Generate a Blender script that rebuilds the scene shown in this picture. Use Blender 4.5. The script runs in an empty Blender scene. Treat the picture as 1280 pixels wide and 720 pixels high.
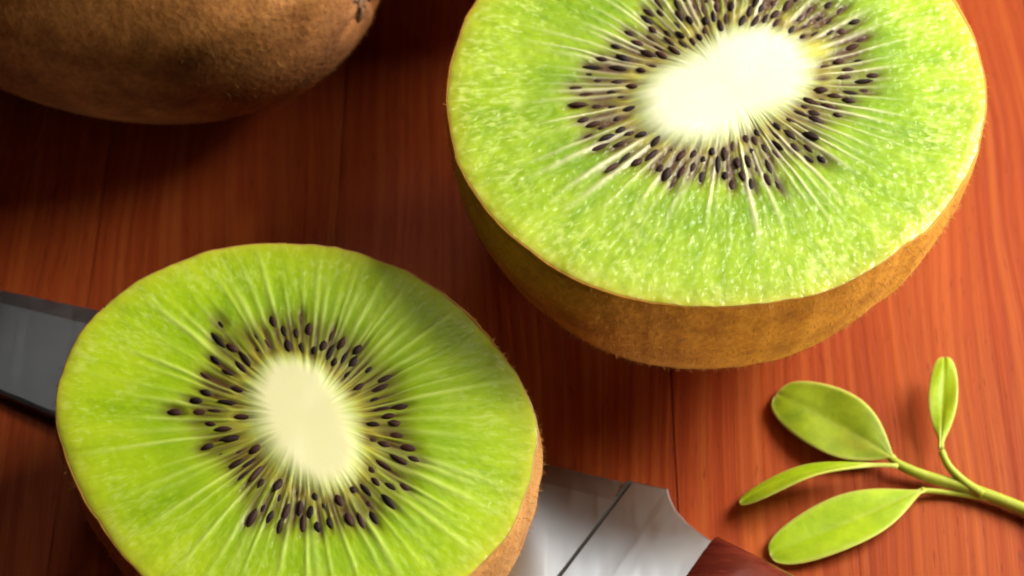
import bpy, bmesh, math, random
import numpy as np
from mathutils import Vector, Matrix, noise as mnoise

random.seed(7); RNG = np.random.default_rng(11)
MM = 0.001
R = math.radians
scene = bpy.context.scene
COL = scene.collection

# ------------------------------------------------------------------ camera
ELEV = 55.0            # camera looks down at this angle
FOCAL = 70.0           # mm on a 36 mm sensor
DIST = 216.8           # mm from camera to the table point in the image centre
cam = bpy.data.cameras.new('camera'); camo = bpy.data.objects.new('camera', cam); COL.objects.link(camo)
cam.lens = FOCAL; cam.sensor_width = 36.0; cam.clip_start = 0.005; cam.clip_end = 20.0
ce, se = math.cos(R(ELEV)), math.sin(R(ELEV))
CAMP = np.array([0.0, -DIST*ce, DIST*se])
camo.location = Vector(CAMP*MM); camo.rotation_euler = (R(90-ELEV), 0, 0)
cam.dof.use_dof = True; cam.dof.focus_distance = 0.181; cam.dof.aperture_fstop = 40.0
scene.camera = camo
FPX = FOCAL/36.0*1280.0

# ------------------------------------------------------------------ world, lamps, exposure
world = bpy.data.worlds.new('World'); scene.world = world; world.use_nodes = True
bg = world.node_tree.nodes['Background']
bg.inputs[0].default_value = (1.0, 0.90, 0.80, 1); bg.inputs[1].default_value = 0.012

def area(name, loc, target, size, power, color, spread=180):
    l = bpy.data.lights.new(name, 'AREA'); l.shape = 'RECTANGLE'; l.size, l.size_y = size
    l.energy = power; l.color = color; l.spread = R(spread)
    o = bpy.data.objects.new(name, l); COL.objects.link(o)
    o.location = Vector(loc)
    o.rotation_euler = (Vector(target)-Vector(loc)).to_track_quat('-Z', 'Y').to_euler()
    return o
area('window_light', (0.224, 0.082, 0.182), (0.0, 0.0, 0.01), (0.15, 0.15), 2.05, (1.0, 0.94, 0.84))
area('overhead_glint_lamp', (0.05, 0.145, 0.36), (0.034, -0.02, 0.01), (0.16, 0.13), 0.0165, (1.0, 0.97, 0.92), 32)  # added lamp, for glints on the cut flesh and bright steel

area('reflector_card', (0.30, -0.165, 0.038), (0.022, -0.024, 0.014), (0.14, 0.06), 0.048, (1.0, 0.90, 0.76), 34)
scene.view_settings.view_transform = 'Standard'; scene.view_settings.look = 'None'
scene.view_settings.exposure = 0.0; scene.view_settings.gamma = 1.0
scene.view_settings.use_curve_mapping = False
scene.render.engine = 'CYCLES'
scene.cycles.use_denoising = True
scene.cycles.filter_width = 1.9
scene.cycles.max_bounces = 6
scene.cycles.use_adaptive_sampling = True
scene.cycles.adaptive_threshold = 0.025

# ------------------------------------------------------------------ helpers
def spot(px, py, z=0.0):
    """table-space point (mm) at height z seen at a given place of the 1280x720 frame"""
    u = (px-640.0)/FPX; v = (360.0-py)/FPX
    d = np.array([u, ce+v*se, -se+v*ce])
    t = (z-CAMP[2])/d[2]
    return CAMP+t*d

def mesh_obj(name, verts, faces, mat, parent=None, smooth=True, loc=None):
    me = bpy.data.meshes.new(name)
    me.from_pydata([tuple(v) for v in (np.asarray(verts)*MM)], [], faces)
    me.update()
    if smooth: me.shade_smooth()
    if mat: me.materials.append(mat)
    o = bpy.data.objects.new(name, me); COL.objects.link(o)
    if parent: o.parent = parent
    if loc is not None: o.location = Vector(loc)*MM
    return o

def thing(name, label, cat, loc, group=None):
    o = bpy.data.objects.new(name, None); COL.objects.link(o)
    o.empty_display_size = 0.01
    o.location = Vector(loc)*MM; o['label'] = label; o['category'] = cat
    if group: o['group'] = group
    return o

def attr(o, name, vals):
    a = o.data.attributes.new(name, 'FLOAT', 'POINT'); a.data.foreach_set('value', np.asarray(vals, dtype=np.float32).ravel())
def vattr(o, name, vals):
    a = o.data.attributes.new(name, 'FLOAT_VECTOR', 'POINT'); a.data.foreach_set('vector', np.asarray(vals, dtype=np.float32).ravel())

class NT:
    def __init__(s, name):
        s.m = bpy.data.materials.new(name); s.m.use_nodes = True
        s.t = s.m.node_tree; s.n = s.t.nodes; s.b = s.n['Principled BSDF']
    def add(s, typ, **kw):
        n = s.n.new(typ)
        for k, v in kw.items(): setattr(n, k, v)
        return n
    def put(s, sock, v):
        if isinstance(v, bpy.types.NodeSocket): s.t.links.new(v, sock)
        elif isinstance(v, (tuple, list)) and len(v) == 3 and sock.type == 'RGBA': sock.default_value = (*v, 1)
        else: sock.default_value = v
    def set(s, **kw):
        for k, v in kw.items(): s.put(s.b.inputs[k.replace('_', ' ')], v)
    def attr(s, name, out='Fac'): return s.add('ShaderNodeAttribute', attribute_name=name).outputs[out]
    def noise(s, vec, scale, detail=3, rough=.55, dist=0.0):
        n = s.add('ShaderNodeTexNoise'); s.put(n.inputs['Vector'], vec)
        n.inputs['Scale'].default_value = scale; n.inputs['Detail'].default_value = detail
        n.inputs['Roughness'].default_value = rough; n.inputs['Distortion'].default_value = dist
        return n.outputs['Fac']
    def vor(s, vec, scale, feature='F1'):
        n = s.add('ShaderNodeTexVoronoi', feature=feature); s.put(n.inputs['Vector'], vec); n.inputs['Scale'].default_value = scale
        return n
    def map(s, vec, scale=(1,1,1), loc=(0,0,0), rot=(0,0,0)):
        n = s.add('ShaderNodeMapping'); s.put(n.inputs['Vector'], vec)
        n.inputs['Scale'].default_value = scale; n.inputs['Location'].default_value = loc; n.inputs['Rotation'].default_value = rot
        return n.outputs[0]
    def obj(s, scale=1000.0):
        return s.map(s.add('ShaderNodeTexCoord').outputs['Object'], (scale,)*3)
    def ramp(s, fac, stops, mode='LINEAR'):
        n = s.add('ShaderNodeValToRGB'); s.put(n.inputs['Fac'], fac); cr = n.color_ramp; cr.interpolation = mode
        while len(cr.elements) < len(stops): cr.elements.new(0.5)
        for e, (p, c) in zip(cr.elements, stops):
            e.position = p; e.color = (c, c, c, 1) if isinstance(c, (int, float)) else (*c, 1)
        return n.outputs['Color']
    def mix(s, fac, a, b, blend='MIX'):
        n = s.add('ShaderNodeMix', data_type='RGBA', blend_type=blend)
        s.put(n.inputs['Factor'], fac); s.put(n.inputs['A'], a) if False else s.put(n.inputs[6], a); s.put(n.inputs[7], b)
        return n.outputs[2]
    def math(s, op, a, b=0.0, clamp=False):
        n = s.add('ShaderNodeMath', operation=op, use_clamp=clamp); s.put(n.inputs[0], a); s.put(n.inputs[1], b)
        return n.outputs[0]
    def bump(s, h, strength, dist_mm, prev=None):
        n = s.add('ShaderNodeBump'); s.put(n.inputs['Height'], h)
        n.inputs['Strength'].default_value = strength; n.inputs['Distance'].default_value = dist_mm*MM
        if prev is not None: s.put(n.inputs['Normal'], prev)
        return n.outputs[0]

# ------------------------------------------------------------------ materials
def mat_wood():
    k = NT('stained_wood')
    p = k.obj()
    n0 = k.add('ShaderNodeObjectInfo')
    off = k.add('ShaderNodeVectorMath', operation='ADD'); k.put(off.inputs[0], p)
    sc = k.add('ShaderNodeVectorMath', operation='SCALE'); k.put(sc.inputs[0], (37.0, 91.0, 13.0)); k.put(sc.inputs['Scale'], n0.outputs['Random'])
    k.put(off.inputs[1], sc.outputs[0]); pv = off.outputs[0]
    warp = k.noise(k.map(pv, (.03, .012, .03)), 1.0, 2)
    wv = k.add('ShaderNodeCombineXYZ'); k.put(wv.inputs[0], k.math('MULTIPLY', k.math('SUBTRACT', warp, .5), 9.0))
    ad = k.add('ShaderNodeVectorMath', operation='ADD'); k.put(ad.inputs[0], pv); k.put(ad.inputs[1], wv.outputs[0]); q = ad.outputs[0]
    rings = k.noise(k.map(q, (.22, .004, .1)), 1.0, 2, .5)          # broad growth bands
    fine = k.noise(k.map(q, (1.5, .02, .5)), 1.0, 4, .6)            # fine grain lines
    fib = k.noise(k.map(q, (5.0, .14, 1.0)), 1.0, 3, .6)            # fibres
    blot = k.noise(k.map(pv, (.05, .03, .05)), 1.0, 3, .6)
    line = k.ramp(k.noise(k.map(q, (.34, .003, .1), (4, 2, 0)), 1.0, 1, .4), [(0, 0), (.56, 0), (.63, 1), (.68, .1), (1, 0)])
    c = k.ramp(rings, [(.25, (.24, .033, .006)), (.5, (.29, .046, .009)), (.75, (.33, .060, .011))])
    c = k.mix(k.math('MULTIPLY', line, .45), c, (.42, .11, .025))
    c = k.mix(k.ramp(fine, [(.35, .34), (.6, 0)]), c, (.16, .020, .007))
    c = k.mix(k.ramp(fib, [(.46, 0), (.70, .25)]), c, (.40, .090, .015))
    c = k.mix(k.ramp(blot, [(.5, 0), (.8, .4)]), c, (.36, .050, .012))
    pore = k.noise(k.map(q, (4.2, .30, 1.0), (3, 7, 0)), 1.0, 2, .5)
    c = k.mix(k.ramp(pore, [(.64, 0), (.72, .7)]), c, (.11, .014, .005))
    hair = k.noise(k.map(q, (7.0, .05, 1.0), (9, 1, 0)), 1.0, 2, .5)
    c = k.mix(k.ramp(hair, [(.55, 0), (.66, .34)]), c, (.44, .11, .022))
    wa = k.add('ShaderNodeTexWave', wave_type='BANDS', bands_direction='X'); k.put(wa.inputs['Vector'], k.map(q, (1, .012, 1)))
    wa.inputs['Scale'].default_value = .22; wa.inputs['Distortion'].default_value = 5.0; wa.inputs['Detail'].default_value = 2.0; wa.inputs['Detail Scale'].default_value = .25
    wb = k.add('ShaderNodeTexWave', wave_type='BANDS', bands_direction='X'); k.put(wb.inputs['Vector'], k.map(q, (1, .006, 1)))
    wb.inputs['Scale'].default_value = .056; wb.inputs['Distortion'].default_value = 2.0; wb.inputs['Detail'].default_value = 1.0; wb.inputs['Detail Scale'].default_value = .08
    ridge = wa.outputs['Fac']
    c = k.mix(k.ramp(ridge, [(.0, .10), (.45, 0)]), c, (.20, .026, .006))
    c = k.mix(k.math('MULTIPLY', k.ramp(ridge, [(.70, 0), (1, .20)]), k.ramp(blot, [(.35, .3), (.6, 1)])), c, (.42, .085, .016))
    c = k.mix(k.ramp(wb.outputs['Fac'], [(.90, 0), (1, .22)]), c, (.46, .12, .022))
    # orange spots in the colour: one painted patch of reflected light, one wood stain
    for (kx, ky, rr) in LIGHT_AND_STAIN_SPOTS:
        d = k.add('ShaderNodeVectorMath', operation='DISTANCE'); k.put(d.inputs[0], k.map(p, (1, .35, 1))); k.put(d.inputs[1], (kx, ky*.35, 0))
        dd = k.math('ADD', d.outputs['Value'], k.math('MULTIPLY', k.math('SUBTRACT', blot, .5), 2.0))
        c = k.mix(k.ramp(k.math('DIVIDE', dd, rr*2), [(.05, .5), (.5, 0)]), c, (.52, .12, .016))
    k.set(Base_Color=c, Roughness=k.ramp(fib, [(.3, .45), (.7, .62)]))
    k.b.inputs['Specular IOR Level'].default_value = .10
    h = k.math('ADD', k.math('ADD', k.math('MULTIPLY', fine, .5), k.math('MULTIPLY', fib, .3)), k.math('MULTIPLY', ridge, .15))
    k.set(Normal=k.bump(h, .55, .16))
    return k.m

def mat_flesh(name, greens, ray_col, sparkle, loc_col, spec=.25, rough=.42, film=.9, flecks=.5, core_col=(.76, .75, .55)):
    """greens: dark, mid, light; attributes written per vertex: core, ray, loc, rim, rho; pol = polar position in mm"""
    k = NT(name)
    pol = k.attr('pol', 'Vector'); p = k.obj()
    g1 = k.noise(k.map(pol, (.9, .09, .9)), 1.0, 3, .6)         # radial streaks
    g2 = k.noise(k.map(pol, (2.6, .8, 2.6)), 1.0, 3, .6, .3)     # cells
    g3 = k.noise(p, .16, 2, .5)                                 # broad mottling
    c = k.ramp(k.math('ADD', k.math('MULTIPLY', g1, .75), k.math('MULTIPLY', g3, .35)), [(.36, greens[0]), (.54, greens[1]), (.74, greens[2])])
    c = k.mix(k.ramp(g2, [(.48, 0), (.72, .45)]), c, greens[2])
    fleck = k.math('ADD', k.noise(k.map(pol, (4.2, .8, 4.2), (5, 3, 1)), 1.0, 3, .6, .3), k.math('MULTIPLY', k.math('SUBTRACT', k.noise(p, .25, 2, .5), .5), .45))
    c = k.mix(k.math('MULTIPLY', k.attr('deep'), .6), c, greens[0])
    c = k.mix(k.math('MULTIPLY', k.ramp(fleck, [(.52, 0), (.68, 1)]), k.math('MULTIPLY', k.attr('outer'), flecks)), c, (.70, .80, .24))  # pale cell flecks that also paint wet glints into the colour
    rim = k.attr('rim')
    c = k.mix(k.math('MULTIPLY', k.attr('rimy'), .75), c, (.55, .52, .035))
    c = k.mix(k.attr('fringe'), c, (.62, .52, .08))
    c = k.mix(k.attr('locule'), c, loc_col)
    fr = k.noise(k.map(pol, (2.4, .12, 2.4)), 1.0, 2, .5)
    c = k.mix(k.math('MULTIPLY', k.attr('ray'), k.ramp(fr, [(.3, .75), (.6, 1)])), c, ray_col)
    c = k.mix(k.attr('core'), c, core_col)
    c = k.mix(k.math('MULTIPLY', rim, .6), c, (.52, .42, .04))
    k.set(Base_Color=c, Subsurface_Weight=.45, Subsurface_Radius=(1.0, 1.0, .35), Subsurface_Scale=1.3*MM)
    k.b.inputs['Roughness'].default_value = .28
    k.set(Roughness=k.ramp(g2, [(.3, rough*1.3), (.7, rough*.75)]))
    k.b.inputs['Specular IOR Level'].default_value = spec
    v = k.vor(k.map(pol, (3.2, 1.4, 3.2)), 1.0, 'SMOOTH_F1'); cell = v.outputs['Distance']
    h = k.math('ADD', k.math('MULTIPLY', cell, 1.0), k.math('MULTIPLY', g2, 1.0))
    hn = k.math('MULTIPLY', h, k.math('SUBTRACT', 1.0, k.math('MULTIPLY', k.attr('core'), .85)))
    k.set(Normal=k.bump(hn, .22*sparkle, .16))
    k.b.inputs['Coat Weight'].default_value = film; k.b.inputs['Coat Roughness'].default_value = .13; k.b.inputs['Coat IOR'].default_value = 1.36
    jv = k.noise(k.map(pol, (3.4, 1.5, 3.4)), 1.0, 2, .5, .5)
    k.set(**{'Coat_Normal': k.bump(k.math('ADD', k.math('MULTIPLY', jv, 1.0), k.math('MULTIPLY', hn, .5)), sparkle, .30)})
    return k.m

def mat_skin(name, cols):
    k = NT(name)
    p = k.obj()
    a = k.noise(p, .22, 4, .6); b = k.noise(p, 1.6, 4, .65); s = k.vor(p, 1.1).outputs['Distance']
    c = k.ramp(a, [(.3, cols[0]), (.52, cols[1]), (.75, cols[2])])
    c = k.mix(k.ramp(b, [(.45, .0), (.7, .6)]), c, cols[0])
    c = k.mix(k.ramp(s, [(.0, .45), (.25, 0)]), c, cols[3])
    c = k.mix(k.attr('edge'), c, (.52, .24, .02))
    c = k.mix(k.math('MULTIPLY', k.attr('scar'), .8), c, (.30, .13, .06))
    k.set(Base_Color=c, Roughness=.62, Subsurface_Weight=.25, Subsurface_Radius=(1, .6, .2), Subsurface_Scale=1.5*MM)
    k.b.inputs['Specular IOR Level'].default_value = .3
    k.b.inputs['Sheen Weight'].default_value = .08; k.b.inputs['Sheen Tint'].default_value = (.8, .5, .25, 1)
    k.set(Normal=k.bump(k.math('ADD', k.math('MULTIPLY', b, .8), k.math('MULTIPLY', s, .5)), .6, .22))
    return k.m

def mat_simple(name, col, rough=.5, spec=.5, metal=0, var=None, scale=1.0, bump=0, stretch=(1,1,1), sss=0):
    k = NT(name); p = k.map(k.obj(), stretch); n = k.noise(p, scale, 4, .6)
    k.set(Base_Color=k.ramp(n, [(.3, col), (.72, var or col)]), Metallic=metal)
    k.set(Roughness=k.ramp(n, [(.3, rough*.85), (.7, min(1, rough*1.15))]))
    k.b.inputs['Specular IOR Level'].default_value = spec
    if bump: k.set(Normal=k.bump(n, .5, bump))
    if sss: k.set(Subsurface_Weight=sss, Subsurface_Radius=(1, .8, .3), Subsurface_Scale=.6*MM)
    return k.m

# ------------------------------------------------------------------ setting: table of stained planks
light_patch = spot(940, 682); k2 = spot(308, 286)
LIGHT_AND_STAIN_SPOTS = [(light_patch[0], light_patch[1], 1.8), (k2[0], k2[1]-1.5, 1.9)]
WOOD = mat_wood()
table = bpy.data.objects.new('table', None); COL.objects.link(table); table['kind'] = 'structure'
YAW = 1.2      # grain nearly along the line of sight
seam_a = spot(424, 240)[0]; seam_b = spot(841, 520)[0]
edges = [-240, -190, -140, -88, -46, seam_a, seam_b, 62, 104, 150, 200, 250]
for x0, x1 in zip(edges[:-1], edges[1:]):
    bm = bmesh.new(); bmesh.ops.create_cube(bm, size=1.0)
    w = (x1-x0-.03)
    for v in bm.verts: v.co = Vector((v.co.x*w+(x0+x1)/2, v.co.y*520+40, v.co.z*18-9))*MM
    bmesh.ops.bevel(bm, geom=bm.edges[:], offset=.10*MM, segments=2, affect='EDGES')
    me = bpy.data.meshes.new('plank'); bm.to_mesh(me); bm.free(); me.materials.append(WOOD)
    o = bpy.data.objects.new('plank', me); COL.objects.link(o); o.parent = table

# ------------------------------------------------------------------ numeric noise, periodic in the angle
def pnoise(nu, nv, u, v, rng):
    """value noise on a nu x nv lattice; u in [0,1) periodic, v in [0,1]"""
    g = rng.random((nu, nv+2))
    x = (u % 1.0)*nu; y = np.clip(v, 0, .9999)*nv
    i = np.floor(x).astype(int); j = np.floor(y).astype(int); fx = x-i; fy = y-j
    fx = fx*fx*(3-2*fx); fy = fy*fy*(3-2*fy); i1 = (i+1) % nu; i = i % nu
    return (g[i, j]*(1-fx)+g[i1, j]*fx)*(1-fy)+(g[i, j+1]*(1-fx)+g[i1, j+1]*fx)*fy
def sstep(a, b, x):
    t = np.clip((x-a)/(b-a), 0, 1); return t*t*(3-2*t)

def fit_outline(pts, c, order=3, lam=0.02):
    d = np.array(pts)-np.array(c)[None]; th = np.arctan2(d[:, 1], d[:, 0]); r = np.hypot(d[:, 0], d[:, 1])
    def basis(t):
        return np.stack([np.ones_like(t)]+[f(n*t) for n in range(1, order+1) for f in (np.cos, np.sin)], 1)
    A = basis(th); reg = np.diag([0]+[lam*n**3 for n in range(1, order+1) for _ in (0, 1)])
    co = np.linalg.solve(A.T@A+reg*len(pts), A.T@r)
    return lambda t: basis(np.atleast_1d(t))@co

def hairs(name, P, N, T, parent, mat, length, width, rng, lay=.55):
    n = len(P)
    N = N/np.linalg.norm(N, axis=1, keepdims=True)
    rnd = rng.normal(size=(n, 3))*.45+T*lay
    D1 = N*.8+rnd*.6; D1 /= np.linalg.norm(D1, axis=1, keepdims=True)
    D2 = D1+rnd*.9-N*.15; D2 /= np.linalg.norm(D2, axis=1, keepdims=True)
    side = np.cross(D1, rng.normal(size=(n, 3))); side /= np.linalg.norm(side, axis=1, keepdims=True)
    L = length*(.5+rng.random((n, 1))*.8); w = width*(.7+.6*rng.random((n, 1)))
    base = P-N*.05
    m = base+D1*L*.5; tip = m+D2*L*.5
    V = np.stack([base-side*w, base+side*w, m-side*w*.7, m+side*w*.7, tip], 1).reshape(-1, 3)
    F = []
    for i in range(n):
        b = i*5; F += [(b, b+1, b+3, b+2), (b+2, b+3, b+4)]
    o = mesh_obj(name, V, F, mat, parent, smooth=True); o['kind'] = 'stuff'
    return o

# seed shapes: flattened teardrops, shared by all seeds
def seed_mesh(name, L, W, H, mat):
    V, F = [], []; na, nb = 10, 7
    for j in range(nb+1):
        t = j/nb; x = -L/2+L*t
        s = math.sin(math.pi*min(1, t**.8))**.75*(1-.38*(1-t)) if 0 < t < 1 else 0.02
        for i in range(na):
            a = 2*math.pi*i/na; V.append((x, W/2*s*math.cos(a), H/2*s*math.sin(a)))
    for j in range(nb):
        for i in range(na):
            F.append((j*na+i, j*na+(i+1) % na, (j+1)*na+(i+1) % na, (j+1)*na+i))
    F.append(tuple(range(na))[::-1]); F.append(tuple(range(nb*na, nb*na+na)))
    me = bpy.data.meshes.new(name); me.from_pydata([tuple(np.array(v)*MM) for v in V], [], F); me.update(); me.shade_smooth()
    me.materials.append(mat); return me

_k = NT('seed_coat'); _n = _k.noise(_k.obj(), 1.1, 3); _r = _k.add('ShaderNodeObjectInfo').outputs['Random']
_k.set(Base_Color=_k.mix(_k.ramp(_r, [(.2, 0), (1, .8)]), _k.ramp(_n, [(.35, (.008, .004, .003)), (.7, (.03, .012, .009))]), (.055, .018, .012)), Roughness=.6, Normal=_k.bump(_n, .4, .15))
_k.b.inputs['Specular IOR Level'].default_value = .18
SEEDM = _k.m
FUZZD = mat_simple('brown_fuzz', (.26, .12, .03), .7, .1, var=(.36, .18, .05), scale=.2)
FUZZM = mat_simple('kiwi_fuzz', (.40, .18, .035), .6, .2, var=(.50, .25, .06), scale=.2)
SEED_SHAPES = [seed_mesh('seed', 1.9, .82, .6, SEEDM), seed_mesh('seed', 1.6, .95, .65, SEEDM), seed_mesh('seed', 2.2, .66, .55, SEEDM), seed_mesh('seed', 1.3, .8, .55, SEEDM)]

def half_kiwi(name, label, H, centre_px, outline_px, core_px, seeds_px, extra_seeds, fleshm, skinm, depth_pow, rngseed, nhair, seed_scale=1.0, ray_len=(.55, .85), ray_amp=1.0, gr=.3, ray_w=.75, zone_amp=.8, bulge=.015, order=3, more=0, core_reg=.008, soft=.08, core_order=3, ring_ray=1.0):
    rng = np.random.default_rng(rngseed)
    c = spot(*centre_px, H)[:2]
    tp = lambda q: spot(q[0], q[1], H)[:2]
    Rf = fit_outline([tp(q) for q in outline_px], c, order, .02 if order < 4 else .004)
    corec = np.mean([tp(q) for q in core_px], 0)
    Cf = fit_outline([tp(q) for q in core_px], corec, core_order, core_reg)
    if core_order == 2:                      # a plain oval core
        dq = np.array([tp(q) for q in core_px])-corec; tq = np.arctan2(dq[:, 1], dq[:, 0]); Bq = lambda t: np.stack([np.ones_like(t), np.cos(2*t), np.sin(2*t)], 1)
        ce_ = np.linalg.lstsq(Bq(tq), 1/(dq**2).sum(1), rcond=None)[0]*np.array([.92, .72, .72])
        Cf = lambda t: 1/np.sqrt(Bq(np.atleast_1d(t))@ce_)
    seeds = [tp(q)-c for q in seeds_px]+[np.array(s) for s in extra_seeds]
    root = thing(name, label, 'kiwi', (c[0], c[1], 0), 'cut kiwi halves')
    off = corec-c
    base_seeds = list(seeds)
    for _ in range(more*6):                  # further seeds in the gaps of the ring
        if len(seeds) >= len(base_seeds)+more: break
        b0 = base_seeds[rng.integers(len(base_seeds))]-off; a = math.atan2(b0[1], b0[0])+rng.normal()*.09; rc_ = Cf(a)[0]+.8; r0 = rc_+(np.hypot(*b0)-rc_)*rng.random()
        q = off+r0*np.array([math.cos(a), math.sin(a)])
        if min(np.hypot(*(q-x)) for x in seeds) > .95: seeds.append(q)
    for _ in range(12):                      # seeds lie side by side, never through one another
        for i in range(len(seeds)):
            for j in range(i):
                a = seeds[i]-off; ra = a/np.linalg.norm(a); dl = seeds[i]-seeds[j]
                rad = dl@ra; tan = dl-rad*ra; dd = math.hypot(rad/1.45, np.linalg.norm(tan)/.72)/seed_scale
                if dd < 1.0:
                    pv = dl/(np.linalg.norm(dl)+1e-6)*.03+tan/(np.linalg.norm(tan)+1e-6)*.08
                    seeds[i] = seeds[i]+pv; seeds[j] = seeds[j]-pv
    NA, NI, NO = 640, 22, 96
    th = np.arange(NA)/NA*2*np.pi; u = np.arange(NA)/NA
    # outline radius seen from the core centre
    d = np.stack([np.cos(th), np.sin(th)], 1)
    tt = np.full(NA, 1.0)
    Ro = np.zeros(NA)
    for i in range(NA):
        lo, hi = 0.0, 80.0
        for _ in range(40):
            m = (lo+hi)/2; q = off+d[i]*m
            if np.hypot(*q) < Rf(math.atan2(q[1], q[0]))[0]: lo = m
            else: hi = m
        Ro[i] = lo
    Ro = Ro+.30*(pnoise(34, 1, u, u*0, rng)-.5)+.14*(pnoise(110, 1, u, u*0, rng)-.5)
    Rc = Cf(th)*(1+.02*(pnoise(26, 1, u, u*0, rng)-.5)*2)
    for i, q in enumerate(seeds):
        a = math.atan2(*(q-off)[::-1]); r0 = np.hypot(*(q-off)); rmin = Cf(a)[0]+.85
        if r0 < rmin: seeds[i] = off+(q-off)/r0*(rmin+.3*rng.random())
    # rays sit in the gaps between seeds
    sang = np.sort(np.array([math.atan2(*(s-off)[::-1]) for s in seeds]) % (2*np.pi))
    rays = []
    gaps = np.diff(np.concatenate([sang, [sang[0]+2*np.pi]]))
    for a0, g in zip(sang, gaps):
        if g > R(2.4):
            n = max(1, int(round(g/R(6.0))))
            for i in range(n): rays.append((a0+g*(i+.5)/n+rng.normal()*.008))
    rays = np.array(rays); ramp_ = (.2+.8*rng.random(len(rays)))*ray_amp
    rw = R(ray_w)*(.5+1.0*rng.random(len(rays))); rl = ray_len[0]+(ray_len[1]-ray_len[0])*rng.random(len(rays))
    # vertex rings
    rr = [np.zeros(NA)+1e-3]+[Rc*(i/NI) for i in range(1, NI+1)]
    tO = (np.arange(1, NO+1)/NO)**.95
    rr += [Rc+(Ro-Rc)*t for t in tO]
    rr = np.array(rr)                       # rings x NA
    nr = len(rr); TH = np.broadcast_to(th, rr.shape); U = np.broadcast_to(u, rr.shape)
    rho = rr/Ro[None]; sN = np.clip((rr-Rc)/(Ro-Rc), -1, 1)      # 0 core edge, 1 skin
    X = off[0]+rr*np.cos(TH); Y = off[1]+rr*np.sin(TH)
    fz = pnoise(90, 3, U, np.clip(sN, 0, 1), rng)
    fz2 = pnoise(60, 3, U, np.clip(sN, 0, 1), rng)
    core = 1-sstep(-soft*1.5, soft, sN+(fz-.5)*.035)
    fringe = np.exp(-((sN-.08)/.09)**2)*.8*(.55+.6*fz)
    ray = np.zeros_like(rr)
    for a, am, w, l in zip(rays, ramp_, rw, rl):
        wob = .003*np.sin(sN*5+a*9)
        da = (TH+wob-a+np.pi) % (2*np.pi)-np.pi
        ww = w*(1.25-.35*np.clip(sN, 0, 1))
        ray = np.maximum(ray, am*np.exp(-(da/ww)**2)*sstep(.01, .15, sN)*(1-sstep(l*.45, l, sN)))
    loc = np.zeros_like(rr)
    for s in seeds:
        q = s-off; a = math.atan2(q[1], q[0]); r0 = np.hypot(*q)
        da = ((TH-a+np.pi) % (2*np.pi)-np.pi)*np.maximum(rr, .1); dr = rr-r0
        loc = np.maximum(loc, .95*np.exp(-(da/.95)**2-(np.where(dr > 0, dr/1.5, dr/2.0))**2))
    smean = np.array([np.hypot(*(q-off)) for q in seeds]); sa = np.array([math.atan2(*(q-off)[::-1]) for q in seeds])
    wt = np.exp(-(((th[:, None]-sa[None]+np.pi) % (2*np.pi)-np.pi)/.16)**2)+1e-9; rs = (wt*smean[None]).sum(1)/wt.sum(1)
    zone = np.exp(-np.abs((rr-rs[None])/2.5)**2.6)*zone_amp
    ray = ray*(1-(1-ring_ray)*np.clip(zone/zone_amp, 0, 1))
    loc = np.clip(np.maximum(loc, zone)*(.62+.7*pnoise(230, 5, U, np.clip(sN, 0, 1), rng)), 0, 1)*(1-core)
    edge_mm = Ro[None]-rr
    rim = np.clip(1-edge_mm/.35, 0, 1)**1.5
    rimy = np.exp(-edge_mm/1.1)
    grain = pnoise(150, 26, U, rho, rng)-.5; grain2 = pnoise(300, 50, U, rho, rng)-.5
    broad = pnoise(7, 4, U, rho, rng)-.5
    Z = (.20*core-.30*loc+.16*ray+.5*gr*grain*(1-core)*sstep(.1, .5, sN)+.4*gr*grain2*(1-core)*sstep(.05, .4, sN)+.25*broad*sstep(0, .6, sN)*(1-sstep(.8, 1, sN))
         + .25*(1-rho**2)-.10*np.exp(-edge_mm/.4))
    ragged = .22*(pnoise(40, 1, u, u*0, rng)-.5)+.07*(pnoise(170, 1, u, u*0, rng)-.5)
    Z = H+Z+np.exp(-edge_mm/.8)*ragged[None]
    V = np.stack([X, Y, Z], -1)
    POL = np.stack([TH*9.0/ (1.0), rr, np.zeros_like(rr)], -1)    # angle scaled to mm near the seed ring
    POL[..., 0] = np.cos(TH)*0+TH*12.0
    def part(nm, r0, r1, parent):
        n = r1-r0+1
        F = [((j+1)*NA+i, (j+1)*NA+(i+1) % NA, j*NA+(i+1) % NA, j*NA+i) for j in range(n-1) for i in range(NA)]
        o = mesh_obj(nm, V[r0:r1+1].reshape(-1, 3), F, fleshm, parent)
        sl = slice(r0, r1+1)
        for an, av in (('core', core), ('fringe', fringe*(1-core)), ('ray', ray), ('locule', loc), ('rim', rim), ('rimy', rimy), ('deep', np.exp(-((sN-.47)/.15)**2)*(.4+1.0*fz2)), ('outer', sstep(.35, .75, sN))): attr(o, an, av[sl])
        # seam-free polar coordinate: angle wrapped on a circle keeps noise continuous
        ang = TH[sl]
        p3 = np.stack([np.cos(ang)*11.0, rr[sl], np.sin(ang)*11.0], -1)
        vattr(o, 'pol', p3)
        return o
    flesh = part('flesh', NI, nr-1, root)
    part('core', 0, NI, root)
    # skin: from just above the flesh rim down to the resting end
    NS = 56
    ph = np.linspace(0, np.pi/2, NS)
    lum = pnoise(9, 5, np.broadcast_to(u, (NS, NA)), np.broadcast_to(ph[:, None]/np.pi*2, (NS, NA)), rng)-.5
    cx = X[-1]; cy = Y[-1]
    f = np.cos(ph)**depth_pow; f[-1] = 0.002
    f = np.where(ph < .9, f+bulge*np.sin(ph/.9*np.pi), f)
    top = Z[-1]-.02
    bx = cx[None]*f[:, None]*(1+.025*lum); by = cy[None]*f[:, None]*(1+.025*lum)
    bz = top[None]*(1-np.sin(ph)[:, None])
    # peel thickness: outward lip ring then an inner lip ring meeting the flesh
    nrm = np.hypot(cx, cy)
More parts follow.
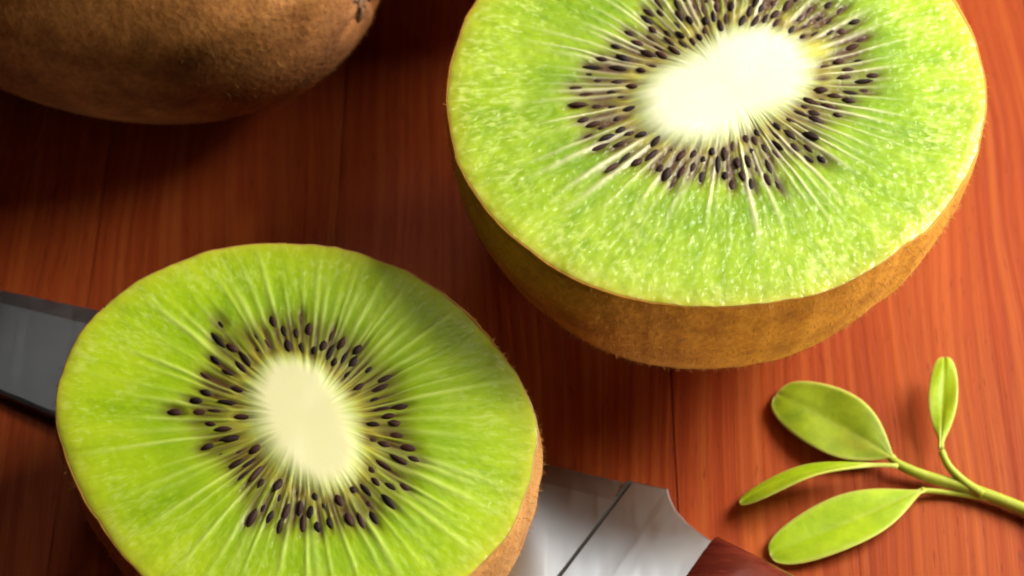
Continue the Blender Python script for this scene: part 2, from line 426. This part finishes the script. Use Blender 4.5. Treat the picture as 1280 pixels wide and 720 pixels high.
    lipx = cx*(1+.28/nrm); lipy = cy*(1+.28/nrm)
    SV = [np.stack([cx*(1-.06/nrm), cy*(1-.06/nrm), Z[-1]-.12], -1), np.stack([cx*(1+.10/nrm), cy*(1+.10/nrm), top+.03], -1)]
    for j in range(NS):
        g = math.exp(-j/9.0)*.2
        SV.append(np.stack([bx[j]*(1+g/nrm), by[j]*(1+g/nrm), bz[j]-(.05 if j == 0 else 0)], -1))
    SV = np.array(SV); SV[..., 2] = np.maximum(SV[..., 2], 0.0)
    n = len(SV)
    F = [((j+1)*NA+i, (j+1)*NA+(i+1) % NA, j*NA+(i+1) % NA, j*NA+i) for j in range(n-1) for i in range(NA)]
    skin = mesh_obj('skin', SV.reshape(-1, 3), F, skinm, root)
    eg = np.zeros((n, NA)); eg[0:2] = .7; eg[2] = .5; eg[3] = .3; eg[4] = .15
    attr(skin, 'edge', eg); attr(skin, 'scar', np.zeros((n, NA)))
    # fuzz
    m = nhair; jj = (2+ (rng.random(m)**1.3)*(NS*.72)).astype(int); ii = rng.integers(0, NA, m)
    P = SV[jj, ii]+(SV[np.minimum(jj+1, n-1), ii]-SV[jj, ii])*rng.random((m, 1))
    tu = SV[jj, (ii+1) % NA]-SV[jj, ii-1]; tv = SV[np.minimum(jj+1, n-1), ii]-SV[jj-1, ii]
    N = np.cross(tv, tu); N *= np.sign((N[:, :2]*P[:, :2]).sum(1))[:, None]
    T = tv/np.linalg.norm(tv, axis=1, keepdims=True)
    hairs('fuzz', P, N, T, skin, FUZZM, .62, .022, rng)
    # seeds, one object each, half sunk into the flesh
    for s in seeds:
        q = s-off; a = math.atan2(q[1], q[0])
        i = int((a % (2*np.pi))/(2*np.pi)*NA) % NA
        j = int(np.argmin(np.abs(rr[:, i]-np.hypot(*q))))
        o = bpy.data.objects.new('seed', random.choice(SEED_SHAPES)); COL.objects.link(o); o.parent = root
        sc = seed_scale*random.uniform(.75, 1.08)
        o.location = Vector((s[0], s[1], Z[j, i]+random.uniform(-.20, .08)))*MM
        o.rotation_euler = (random.uniform(-.4, .4), random.uniform(-.22, .18), a+random.uniform(-.16, .16))
        o.scale = (sc*random.uniform(.85, 1.1), sc, sc)
    return root, c, Rf

# ------------------------------------------------------------------ large upright half
big_outline = [(597,10),(575,60),(563,110),(563,165),(580,225),(615,275),(670,318),(740,355),(810,377),(870,383),(940,380),(1010,366),(1080,337),(1140,297),(1190,240),(1222,170),(1231,110),(1215,50),(1190,0),(1130,-75),(1020,-125),(900,-142),(780,-125),(670,-75)]
big_core = [(797,130),(800,160),(830,178),(880,172),(930,160),(970,143),(1000,112),(1018,85),(1010,57),(985,44),(930,40),(890,48),(860,70),(820,97)]
zb = [(410,15),(430,40),(380,70),(400,95),(325,110),(350,135),(385,170),(280,150),(235,190),(205,215),(200,240),(225,255),(150,285),(265,295),(160,335),(265,340),(180,385),(205,395),(240,410),(195,430),(255,440),(290,460),(230,470),(310,505),(270,535),(355,520),(420,540),(445,560),(465,580),(490,545),(540,530),(580,485),(555,512),(630,560),(645,585),(620,530),(670,520),(690,560),(710,590),(735,540),(775,570),(790,592),(760,470),(785,490),(800,460),(840,385),(870,335),(850,322),(905,350),(925,380),(940,325),(970,345),(990,358),(905,435),(860,465),(890,475),(940,510),(1025,320),(1080,290),(1100,245),(1055,195),(1030,150),(1045,70),(530,20),(600,25),(650,20),(710,35),(745,25),(820,20),(570,5),(790,45),(480,20),(900,30),(960,15),(930,60),(1000,95),(1000,30)]
big_seeds = [(660+.3906*x, .3906*y) for x, y in zb]+[(835,-8),(858,-14),(880,-20),(902,-16),(925,-24),(948,-18),(970,-20),(992,-12),(1015,-14),(1035,-5),(868,-30),(912,-34),(958,-32),(1000,-26)]
FLESH_A = mat_flesh('kiwi_flesh_pale', ((.17, .33, .004), (.30, .47, .008), (.43, .59, .035)), (.74, .72, .44), 1.0, (.095, .045, .014))
SKIN_A = mat_skin('kiwi_skin_golden', ((.36, .15, .014), (.60, .28, .024), (.70, .36, .04), (.28, .11, .012)))
half_kiwi('halved_kiwi', 'larger kiwi half with pale glistening cut face, standing behind the leafy sprig', 30.5, (897,118), big_outline, big_core, big_seeds, [], FLESH_A, SKIN_A, 1.06, 5, 9000, 1.1, gr=.12, zone_amp=.9, more=85, ray_w=.6)

# ------------------------------------------------------------------ front half, over the knife
fr_outline = [(400,304),(360,302),(328,304),(287,314),(250,319),(219,331),(187,341),(165,352),(150,365),(125,387),(103,415),(90,437),(77,462),(71,490),(71,513),(76,553),(88,583),(110,613),(133,653),(157,687),(177,718),(250,778),(300,797),(370,806),(440,800),(500,782),(450,316),(500,337),(550,368),(590,400),(620,432),(645,470),(662,507),(674,545),(676,570),(668,592),(655,622),(640,650),(600,700)]
fr_core = [(318,452),(345,444),(390,456),(425,490),(450,530),(456,570),(442,598),(402,610),(366,603),(346,570),(330,530),(313,490)]
zf = [(185,105),(312,100),(270,135),(378,95),(372,125),(455,130),(475,155),(515,170),(440,160),(490,185),(400,120),(340,120),(215,165),(175,195),(155,235),(205,225),(225,265),(125,292),(75,320),(545,220),(590,240),(520,262),(560,290),(572,315),(620,310),(555,350),(610,348),(610,378),(585,400),(640,408),(655,438),(585,450),(570,485),(600,497),(625,505),(595,540),(560,573),(475,537),(500,582),(530,592),(440,555),(450,590),(385,560),(385,592),(345,565),(330,602),(290,550),(265,580),(305,578),(285,490),(245,475),(220,445),(190,427),(155,405),(160,350),(135,320),(245,190),(415,600)]
fr_seeds = [(180+.514*x, 350+.514*y) for x, y in zf]
FLESH_B = mat_flesh('kiwi_flesh_vivid', ((.24, .41, .003), (.36, .54, .005), (.47, .63, .014)), (.58, .69, .16), .6, (.085, .042, .009), .10, .5, .55, .3, (.80, .78, .44))
SKIN_B = mat_skin('kiwi_skin_tan', ((.26, .11, .03), (.46, .24, .07), (.58, .34, .13), (.20, .08, .02)))
half_kiwi('halved_kiwi', 'smaller kiwi half with yellow-green cut face, in front, over the knife blade', 21.0, (385,545), fr_outline, fr_core, fr_seeds, [], FLESH_B, SKIN_B, .9, 9, 6000, 1.12, (.75, 1.15), .75, gr=.05, ray_w=.85, zone_amp=.88, bulge=.055, order=6, more=34, core_reg=.004, soft=.075, core_order=2, ring_ray=.45)

# ------------------------------------------------------------------ whole fruit behind
SKIN_C = mat_skin('kiwi_skin_brown', ((.22, .082, .018), (.44, .185, .045), (.60, .28, .085), (.17, .06, .014)))
def whole_kiwi(c, yaw, a, b, seed, label):
    rng = np.random.default_rng(seed)
    root = thing('whole_kiwi', label, 'kiwi', (c[0], c[1], 0))
    NA, NL = 260, 160
    u = np.arange(NA)/NA; t = np.linspace(0, np.pi, NL)
    U, Tt = np.meshgrid(u, t); TH = U*2*np.pi
    lum = pnoise(7, 6, U, Tt/np.pi, rng)-.5
    rad = b*np.sin(Tt)**.86*(1+.03*lum); rad[0] = .01; rad[-1] = .01
    xx = -a*np.cos(Tt)*(1+.01*lum)
    # puckered stem end (+x)
    e = np.exp(-((np.pi-Tt)/.17)**2); pk = pnoise(16, 6, U, Tt/np.pi*4 % 1, rng)-.5
    xx = xx-1.6*np.exp(-((np.pi-Tt)/.10)**2)+2.2*pk*e*np.sin(np.clip((np.pi-Tt)/.3, 0, 1)*np.pi)
    V = np.stack([xx, rad*np.cos(TH), rad*np.sin(TH)], -1)
    M = np.array(Matrix.Rotation(R(yaw), 3, 'Z') @ Matrix.Rotation(R(3), 3, 'Y'))
    V = V@M.T; V[..., 2] -= V[..., 2].min()
    F = [(j*NA+i, j*NA+(i+1) % NA, (j+1)*NA+(i+1) % NA, (j+1)*NA+i) for j in range(NL-1) for i in range(NA)]
    skin = mesh_obj('skin', V.reshape(-1, 3), F, SKIN_C, root)
    attr(skin, 'edge', np.zeros(V.shape[:2])); attr(skin, 'scar', np.exp(-((np.pi-Tt)/.42)**2)*(.6+.8*pk))
    # dried stem scar with little sepals
    ex = np.array([1., 0, 0])@M.T; tip = V[-1].mean(0)
    SC = mat_simple('dry_stem', (.10, .045, .02), .8, .2, var=(.42, .26, .15), scale=1.2, bump=.3)
    q = Vector(ex).to_track_quat('X', 'Z').to_matrix()
    bmv, bmf = [], []
    for j, (r, x) in enumerate([(2.9, -.6), (2.7, .5), (1.9, .9), (1.2, .4), (.02, .3)]):
        for i in range(20):
            an = 2*math.pi*i/20; rj = r*(1+.14*math.sin(5*an+j)+.08*random.random())
            bmv.append(np.array(q@Vector((x+.15*random.random(), rj*math.cos(an), rj*math.sin(an))))+tip)
        if j:
            for i in range(20): bmf.append(((j-1)*20+i, (j-1)*20+(i+1) % 20, j*20+(i+1) % 20, j*20+i))
    scar = mesh_obj('stem_scar', bmv, bmf, SC, root)
    for kx in range(5):
        an = 2*math.pi*kx/5+.3; sv = []; sf = []
        for i in range(5):
            tt = i/4; rr = 2.2+3.4*tt; w = .9*(1-tt)**.7+.05; x = .7-.9*tt+.5*math.sin(tt*5)+.3*random.random()
            for s, dz in ((-1, 0), (1, 0), (0, .35)):
                sv.append(np.array(q@Vector((x+dz, rr*math.cos(an)-s*w*math.sin(an), rr*math.sin(an)+s*w*math.cos(an))))+tip)
        for i in range(4):
            b0 = i*3; sf += [(b0, b0+3, b0+5, b0+2), (b0+2, b0+5, b0+4, b0+1), (b0, b0+1, b0+4, b0+3)]
        mesh_obj('sepal', sv, sf, SC, root)
    m = 16000; jj = rng.integers(6, NL-4, m); ii = rng.integers(0, NA, m)
    P = V[jj, ii]+(V[jj+1, ii]-V[jj, ii])*rng.random((m, 1))
    tu = V[jj, (ii+1) % NA]-V[jj, ii-1]; tv = V[jj+1, ii]-V[jj-1, ii]; N = np.cross(tu, tv)
    cen = np.array([0, 0, b]); N *= np.sign((N*(P-cen)).sum(1))[:, None]
    hairs('fuzz', P, N, tv/np.linalg.norm(tv, axis=1, keepdims=True), skin, FUZZD, .6, .020, rng)
whole_kiwi(spot(116, -142, 24.5), -24, 34.0, 24.5, 21, 'whole uncut brown fuzzy kiwi lying on its side, left of the larger half')
# a second whole fruit just beyond the frame: its shadow is the dark patch between the fruit
whole_kiwi((6.0, 54.2, 0), 12, 30.0, 25.0, 22, 'whole kiwi beyond the larger half, outside the picture, casting the dark shadow')

# ------------------------------------------------------------------ knife
def knife():
    BL = NT('brushed_steel'); p = BL.obj()
    g = BL.noise(BL.map(p, (.9, .05, 1), rot=(0, 0, R(-68))), 1.0, 4, .6); n2 = BL.noise(p, .12, 3, .6)
    BL.set(Base_Color=BL.ramp(n2, [(.3, (.46, .49, .52)), (.7, (.55, .58, .60))]), Metallic=1.0, Roughness=BL.ramp(g, [(.3, .34), (.7, .42)]))
    BL.set(Normal=BL.bump(g, .03, .02))
    HD = mat_simple('red_handle_wood', (.085, .012, .008), .28, .5, var=(.15, .022, .012), scale=1.0, stretch=(.25, 1.2, 1))
    GAP = mat_simple('dark_joint', (.07, .066, .06), .6, .3)
    c = spot(845, 665, 0)
    root = thing('knife', 'steel kitchen knife with dark red handle lying under the front kiwi half', 'knife', (c[0], c[1], 0))
    def zt(x): return 3.6+(x-c[0])*.030          # blade lies sloping down to its tip
    def w(px, py):
        z = 3.0
        for _ in range(4): q = spot(px, py, z); z = max(.9, zt(q[0]))
        return np.array([q[0]-c[0], q[1]-c[1], z])
    # blade: cutting edge (far side), spine (near side), stations from tip to heel
    edge_px = [(-300,318),(-200,326),(-100,340),(0,358),(120,383),(300,442),(500,512),(690,577),(787,600)]
    spine_px = [(-300,322),(-200,392),(-100,441),(0,490),(120,541),(300,618),(500,700),(615,745),(662,765)]
    V, F = [], []; n = len(edge_px)
    for i in range(n):
        e = w(*edge_px[i]); s = w(*spine_px[i]); th = .35+1.15*min(1, i/3)
        bev = e+(s-e)*.16
        dn = np.array([0, 0, 1.0])
        V += [e-dn*th*.5, bev, s-(s-e)*.03, s-dn*.25, s-dn*th, bev-dn*th]
    for i in range(n-1):
        a = i*6; b = a+6
        for k in range(6): F.append((a+k, a+(k+1) % 6, b+(k+1) % 6, b+k))
    F.append(tuple(range(6))[::-1]); F.append(tuple(range((n-1)*6, n*6)))
    o = mesh_obj('blade', V, F, BL.m, root, smooth=False)
    # bolster: heel block with a scooped choil
    top = [(793,601),(835,610),(838,622),(845,637),(860,654),(878,668),(896,680)]
    bot = [(668,766),(700,779),(718,785),(740,792),(765,797),(795,801),(812,803)]
    V, F = [], []; n = len(top)
    for i in range(n):
        e = w(*top[i]); s = w(*bot[i]); up = np.array([0, 0, .12+.25*(i/(n-1))]); T = 1.75+.9*(i/(n-1))
        d = (s-e)/np.linalg.norm(s-e); ch = .35
        V += [e+up-np.array([0, 0, ch]), e+d*ch+up, s-d*ch+up, s+up-np.array([0, 0, ch]), s+up-np.array([0, 0, T]), e+up-np.array([0, 0, T])]
    for i in range(n-1):
        a = i*6; b = a+6
        for k in range(6): F.append((a+k, a+(k+1) % 6, b+(k+1) % 6, b+k))
    F.append(tuple(range(6))[::-1]); F.append(tuple(range((n-1)*6, n*6)))
    mesh_obj('bolster', V, F, BL.m, root, smooth=False)
    # dark joint line between blade and bolster
    e, s = w(784,599.5), w(659,764.5); e2, s2 = w(796,602), w(671,767)
    V = [e, s, s2, e2]; V = [v-np.array([0, 0, .16]) for v in V]+[v-np.array([0, 0, 1.2]) for v in V]
    mesh_obj('joint', V, [(0,1,2,3), (7,6,5,4), (0,4,5,1), (1,5,6,2), (2,6,7,3), (3,7,4,0)], GAP, root, smooth=False)
    # handle: rounded wooden grip
    e0, s0 = w(897,681), w(813,803); mid = (e0+s0)/2; half = np.linalg.norm(s0-e0)/2
    across = (s0-e0)/np.linalg.norm(s0-e0); ax = np.cross(np.array([0, 0, 1.0]), across); ax /= np.linalg.norm(ax)
    if ax[0] < 0: ax = -ax
    V, F = [], []; NS, NA = 26, 24
    for j in range(NS):
        t = j/(NS-1); L = 105*t; hw = half*(1+.10*math.sin(t*math.pi*2)+.08*t); hh = 3.4+1.0*math.sin(t*math.pi)
        if t > .93: k = math.sqrt(max(.02, 1-((t-.93)/.07)**2)); hw *= k; hh *= k
        if j == 0: hw *= .985; hh *= .95
        for i in range(NA):
            a = 2*math.pi*i/NA; ca, sa = math.cos(a), math.sin(a)
            sx = math.copysign(abs(ca)**.55, ca); sz = math.copysign(abs(sa)**.75, sa)
            q = mid+ax*L+across*hw*sx; V.append((q[0], q[1], 4.45+hh*sz*.98))
    for j in range(NS-1):
        for i in range(NA): F.append((j*NA+i, j*NA+(i+1) % NA, (j+1)*NA+(i+1) % NA, (j+1)*NA+i))
    F.append(tuple(range(NA))[::-1]); F.append(tuple(range((NS-1)*NA, NS*NA)))
    mesh_obj('handle', V, F, HD, root)
knife()

# ------------------------------------------------------------------ leafy sprig
def sprig():
    LEAFA = NT('leaf_olive'); LEAFB = NT('leaf_bright')
    for k, cs in ((LEAFA, ((.15, .23, .006), (.25, .34, .010))), (LEAFB, ((.25, .40, .006), (.38, .53, .012)))):
        p = k.obj(); n = k.noise(p, .45, 4, .6); f = k.noise(p, 2.2, 3)
        c = k.ramp(n, [(.3, cs[0]), (.7, cs[1])])
        c = k.mix(k.attr('margin'), c, (.50, .50, .12)); c = k.mix(k.math('MULTIPLY', k.attr('blush'), .7), c, (.30, .12, .03))
        k.b.inputs['Specular IOR Level'].default_value = .22
        k.set(Base_Color=c, Roughness=.45, Subsurface_Weight=.25, Subsurface_Radius=(.8, 1, .2), Subsurface_Scale=.5*MM)
        k.set(Normal=k.bump(k.math('ADD', n, k.math('MULTIPLY', f, .3)), .35, .2))
    STEM = mat_simple('green_stem', (.28, .38, .02), .45, .25, var=(.42, .46, .06), scale=.5, stretch=(1, .6, 1), sss=.2, bump=.1)
    c = spot(1128, 585, 0)
    root = thing('leafy_sprig', 'small green sprig with rounded leaves lying on the wood', 'sprig', (c[0], c[1], 0))
    W = lambda px, py, z: spot(px, py, z)-np.array([c[0], c[1], 0])
    def tube(name, pts, rads, parent, mat):
        P = np.array(pts); m = 40; t = np.linspace(0, len(P)-1, m); i = np.clip(t.astype(int), 0, len(P)-2); fr = (t-i)[:, None]
        # catmull-rom
        g = lambda k: P[np.clip(k, 0, len(P)-1)]
        p0, p1, p2, p3 = g(i-1), g(i), g(i+1), g(i+2)
        Q = .5*((2*p1)+(-p0+p2)*fr+(2*p0-5*p1+4*p2-p3)*fr**2+(-p0+3*p1-3*p2+p3)*fr**3)
        rad = np.interp(t, range(len(P)), rads)
        V, F = [], []; na = 12
        for j in range(m):
            d = Vector(Q[min(j+1, m-1)]-Q[max(j-1, 0)]); q = d.to_track_quat('Z', 'Y').to_matrix()
            for k in range(na):
                a = 2*math.pi*k/na; V.append(Q[j]+np.array(q@Vector((math.cos(a), math.sin(a), 0)))*rad[j])
        for j in range(m-1):
            for k in range(na): F.append((j*na+k, j*na+(k+1) % na, (j+1)*na+(k+1) % na, (j+1)*na+k))
        F.append(tuple(range(na))[::-1]); F.append(tuple(range((m-1)*na, m*na)))
        return mesh_obj(name, V, F, mat, parent)
    tube('stem', [W(1420,700,1.6), W(1340,665,1.2), W(1280,637,1.0), W(1215,612,1.05), W(1160,596,1.2), W(1128,583,1.5), W(1112,572,1.6)], [.70, .70, .66, .62, .56, .50, .36], root, STEM)
    def leaf(base, tip, width, mat, label, normal=(0, 0, 1), curl=.6, droop=0.0, bias=.42, blush=0.0, sidebend=0.0, cup=.5):
        base, tip = np.array(base), np.array(tip); ax = tip-base; L = np.linalg.norm(ax); ax /= L
        n = np.array(normal, float); n -= ax*n.dot(ax); n /= np.linalg.norm(n); sd = np.cross(n, ax)
        NL, NW = 40, 18; V = []; mg = []; bl = []
        th = .34
        for side in (1, -1):
            for j in range(NL+1):
                t = math.sin(j/NL*math.pi/2)
                wd = width/2*(math.sin(math.pi*t**(math.log(.5)/math.log(1-bias)))**(.36+.6*(1-t)**2) if 0 < t < 1 else 0)
                wd = max(wd, .30*(1-t)**.3 if t < .12 else .02)
                for i in range(NW+1):
                    s = i/NW*2-1
                    h = cup*abs(s)**1.8*wd*.25+curl*math.sin(math.pi*t)-droop*t*t+.10*math.sin(t*9+s*3)-.12*math.exp(-(s*6)**2)
                    edge = 1-abs(s)**6*.8
                    e2 = min(1, (1-t)*9)**.5 if t > .85 else 1
                    q = base+ax*L*t+sd*(wd*s+sidebend*math.sin(math.pi*t))+n*(h+side*th/2*edge*e2)
                    V.append(q)
                    mm = max(0, 1-wd*(1-abs(s))/.42) if wd > .2 else 1
                    mm = max(mm, 1-(1-t)*L/.45, 0); mg.append(.8*min(1, mm)+.35*math.exp(-(s*wd/.16)**2)*(1-t))
                    bl.append(blush*math.exp(-((t-.28)/.14)**2-((s-.3)/.22)**2))
        m = (NL+1)*(NW+1); F = []; idx = lambda sd_, j, i: (0 if sd_ > 0 else m)+j*(NW+1)+i
        for j in range(NL):
            for i in range(NW):
                F.append((idx(1,j,i), idx(1,j+1,i), idx(1,j+1,i+1), idx(1,j,i+1)))
                F.append((idx(-1,j,i), idx(-1,j,i+1), idx(-1,j+1,i+1), idx(-1,j+1,i)))
            for i in (0, NW):
                f = (idx(1,j,i), idx(-1,j,i), idx(-1,j+1,i), idx(1,j+1,i)); F.append(f if i == 0 else f[::-1])
        for i in range(NW):
            F.append((idx(1,NL,i), idx(-1,NL,i), idx(-1,NL,i+1), idx(1,NL,i+1))); F.append((idx(1,0,i+1), idx(-1,0,i+1), idx(-1,0,i), idx(1,0,i)))
        o = mesh_obj('leaf', V, F, mat, root); o['label'] = label
        o.data.validate()
        attr(o, 'margin', mg); attr(o, 'blush', bl)
        return o
    leaf(W(1119,574,1.7), W(971,492,.75), 7.7, LEAFA.m, 'broad olive green oval leaf', (.05, -.08, 1), .25, 0, .47, .3)
    leaf(W(1156,612,1.1), W(963,695,.6), 5.7, LEAFB.m, 'bright green oval leaf lying nearest the knife handle', (-.05, .0, 1), .25, 0, .45)
    leaf(W(1176,562,2.2), W(1181,446,3.2), 3.0, LEAFB.m, 'small upright leaf on its own stalk', (-.25, -.5, 1), .2, 0, .42)
    # narrow leaf seen nearly edge-on: strongly arched blade
    leaf(W(1122,582,2.3), W(925,629,1.5), 4.0, LEAFB.m, 'narrow leaf seen nearly edge-on', (.1, .72, .78), 1.5, 0, .28, 0, 0.0, .3)
    tube('petiole', [W(1228,618,1.2), W(1205,602,1.5), W(1186,583,2.0), W(1177,564,2.2)], [.55, .46, .40, .36], root, STEM)
    tube('petiole', [W(1232,621,1.0), W(1195,617,.7), W(1170,614,.9), W(1152,613,1.1)], [.40, .28, .26, .28], root, STEM)
sprig()
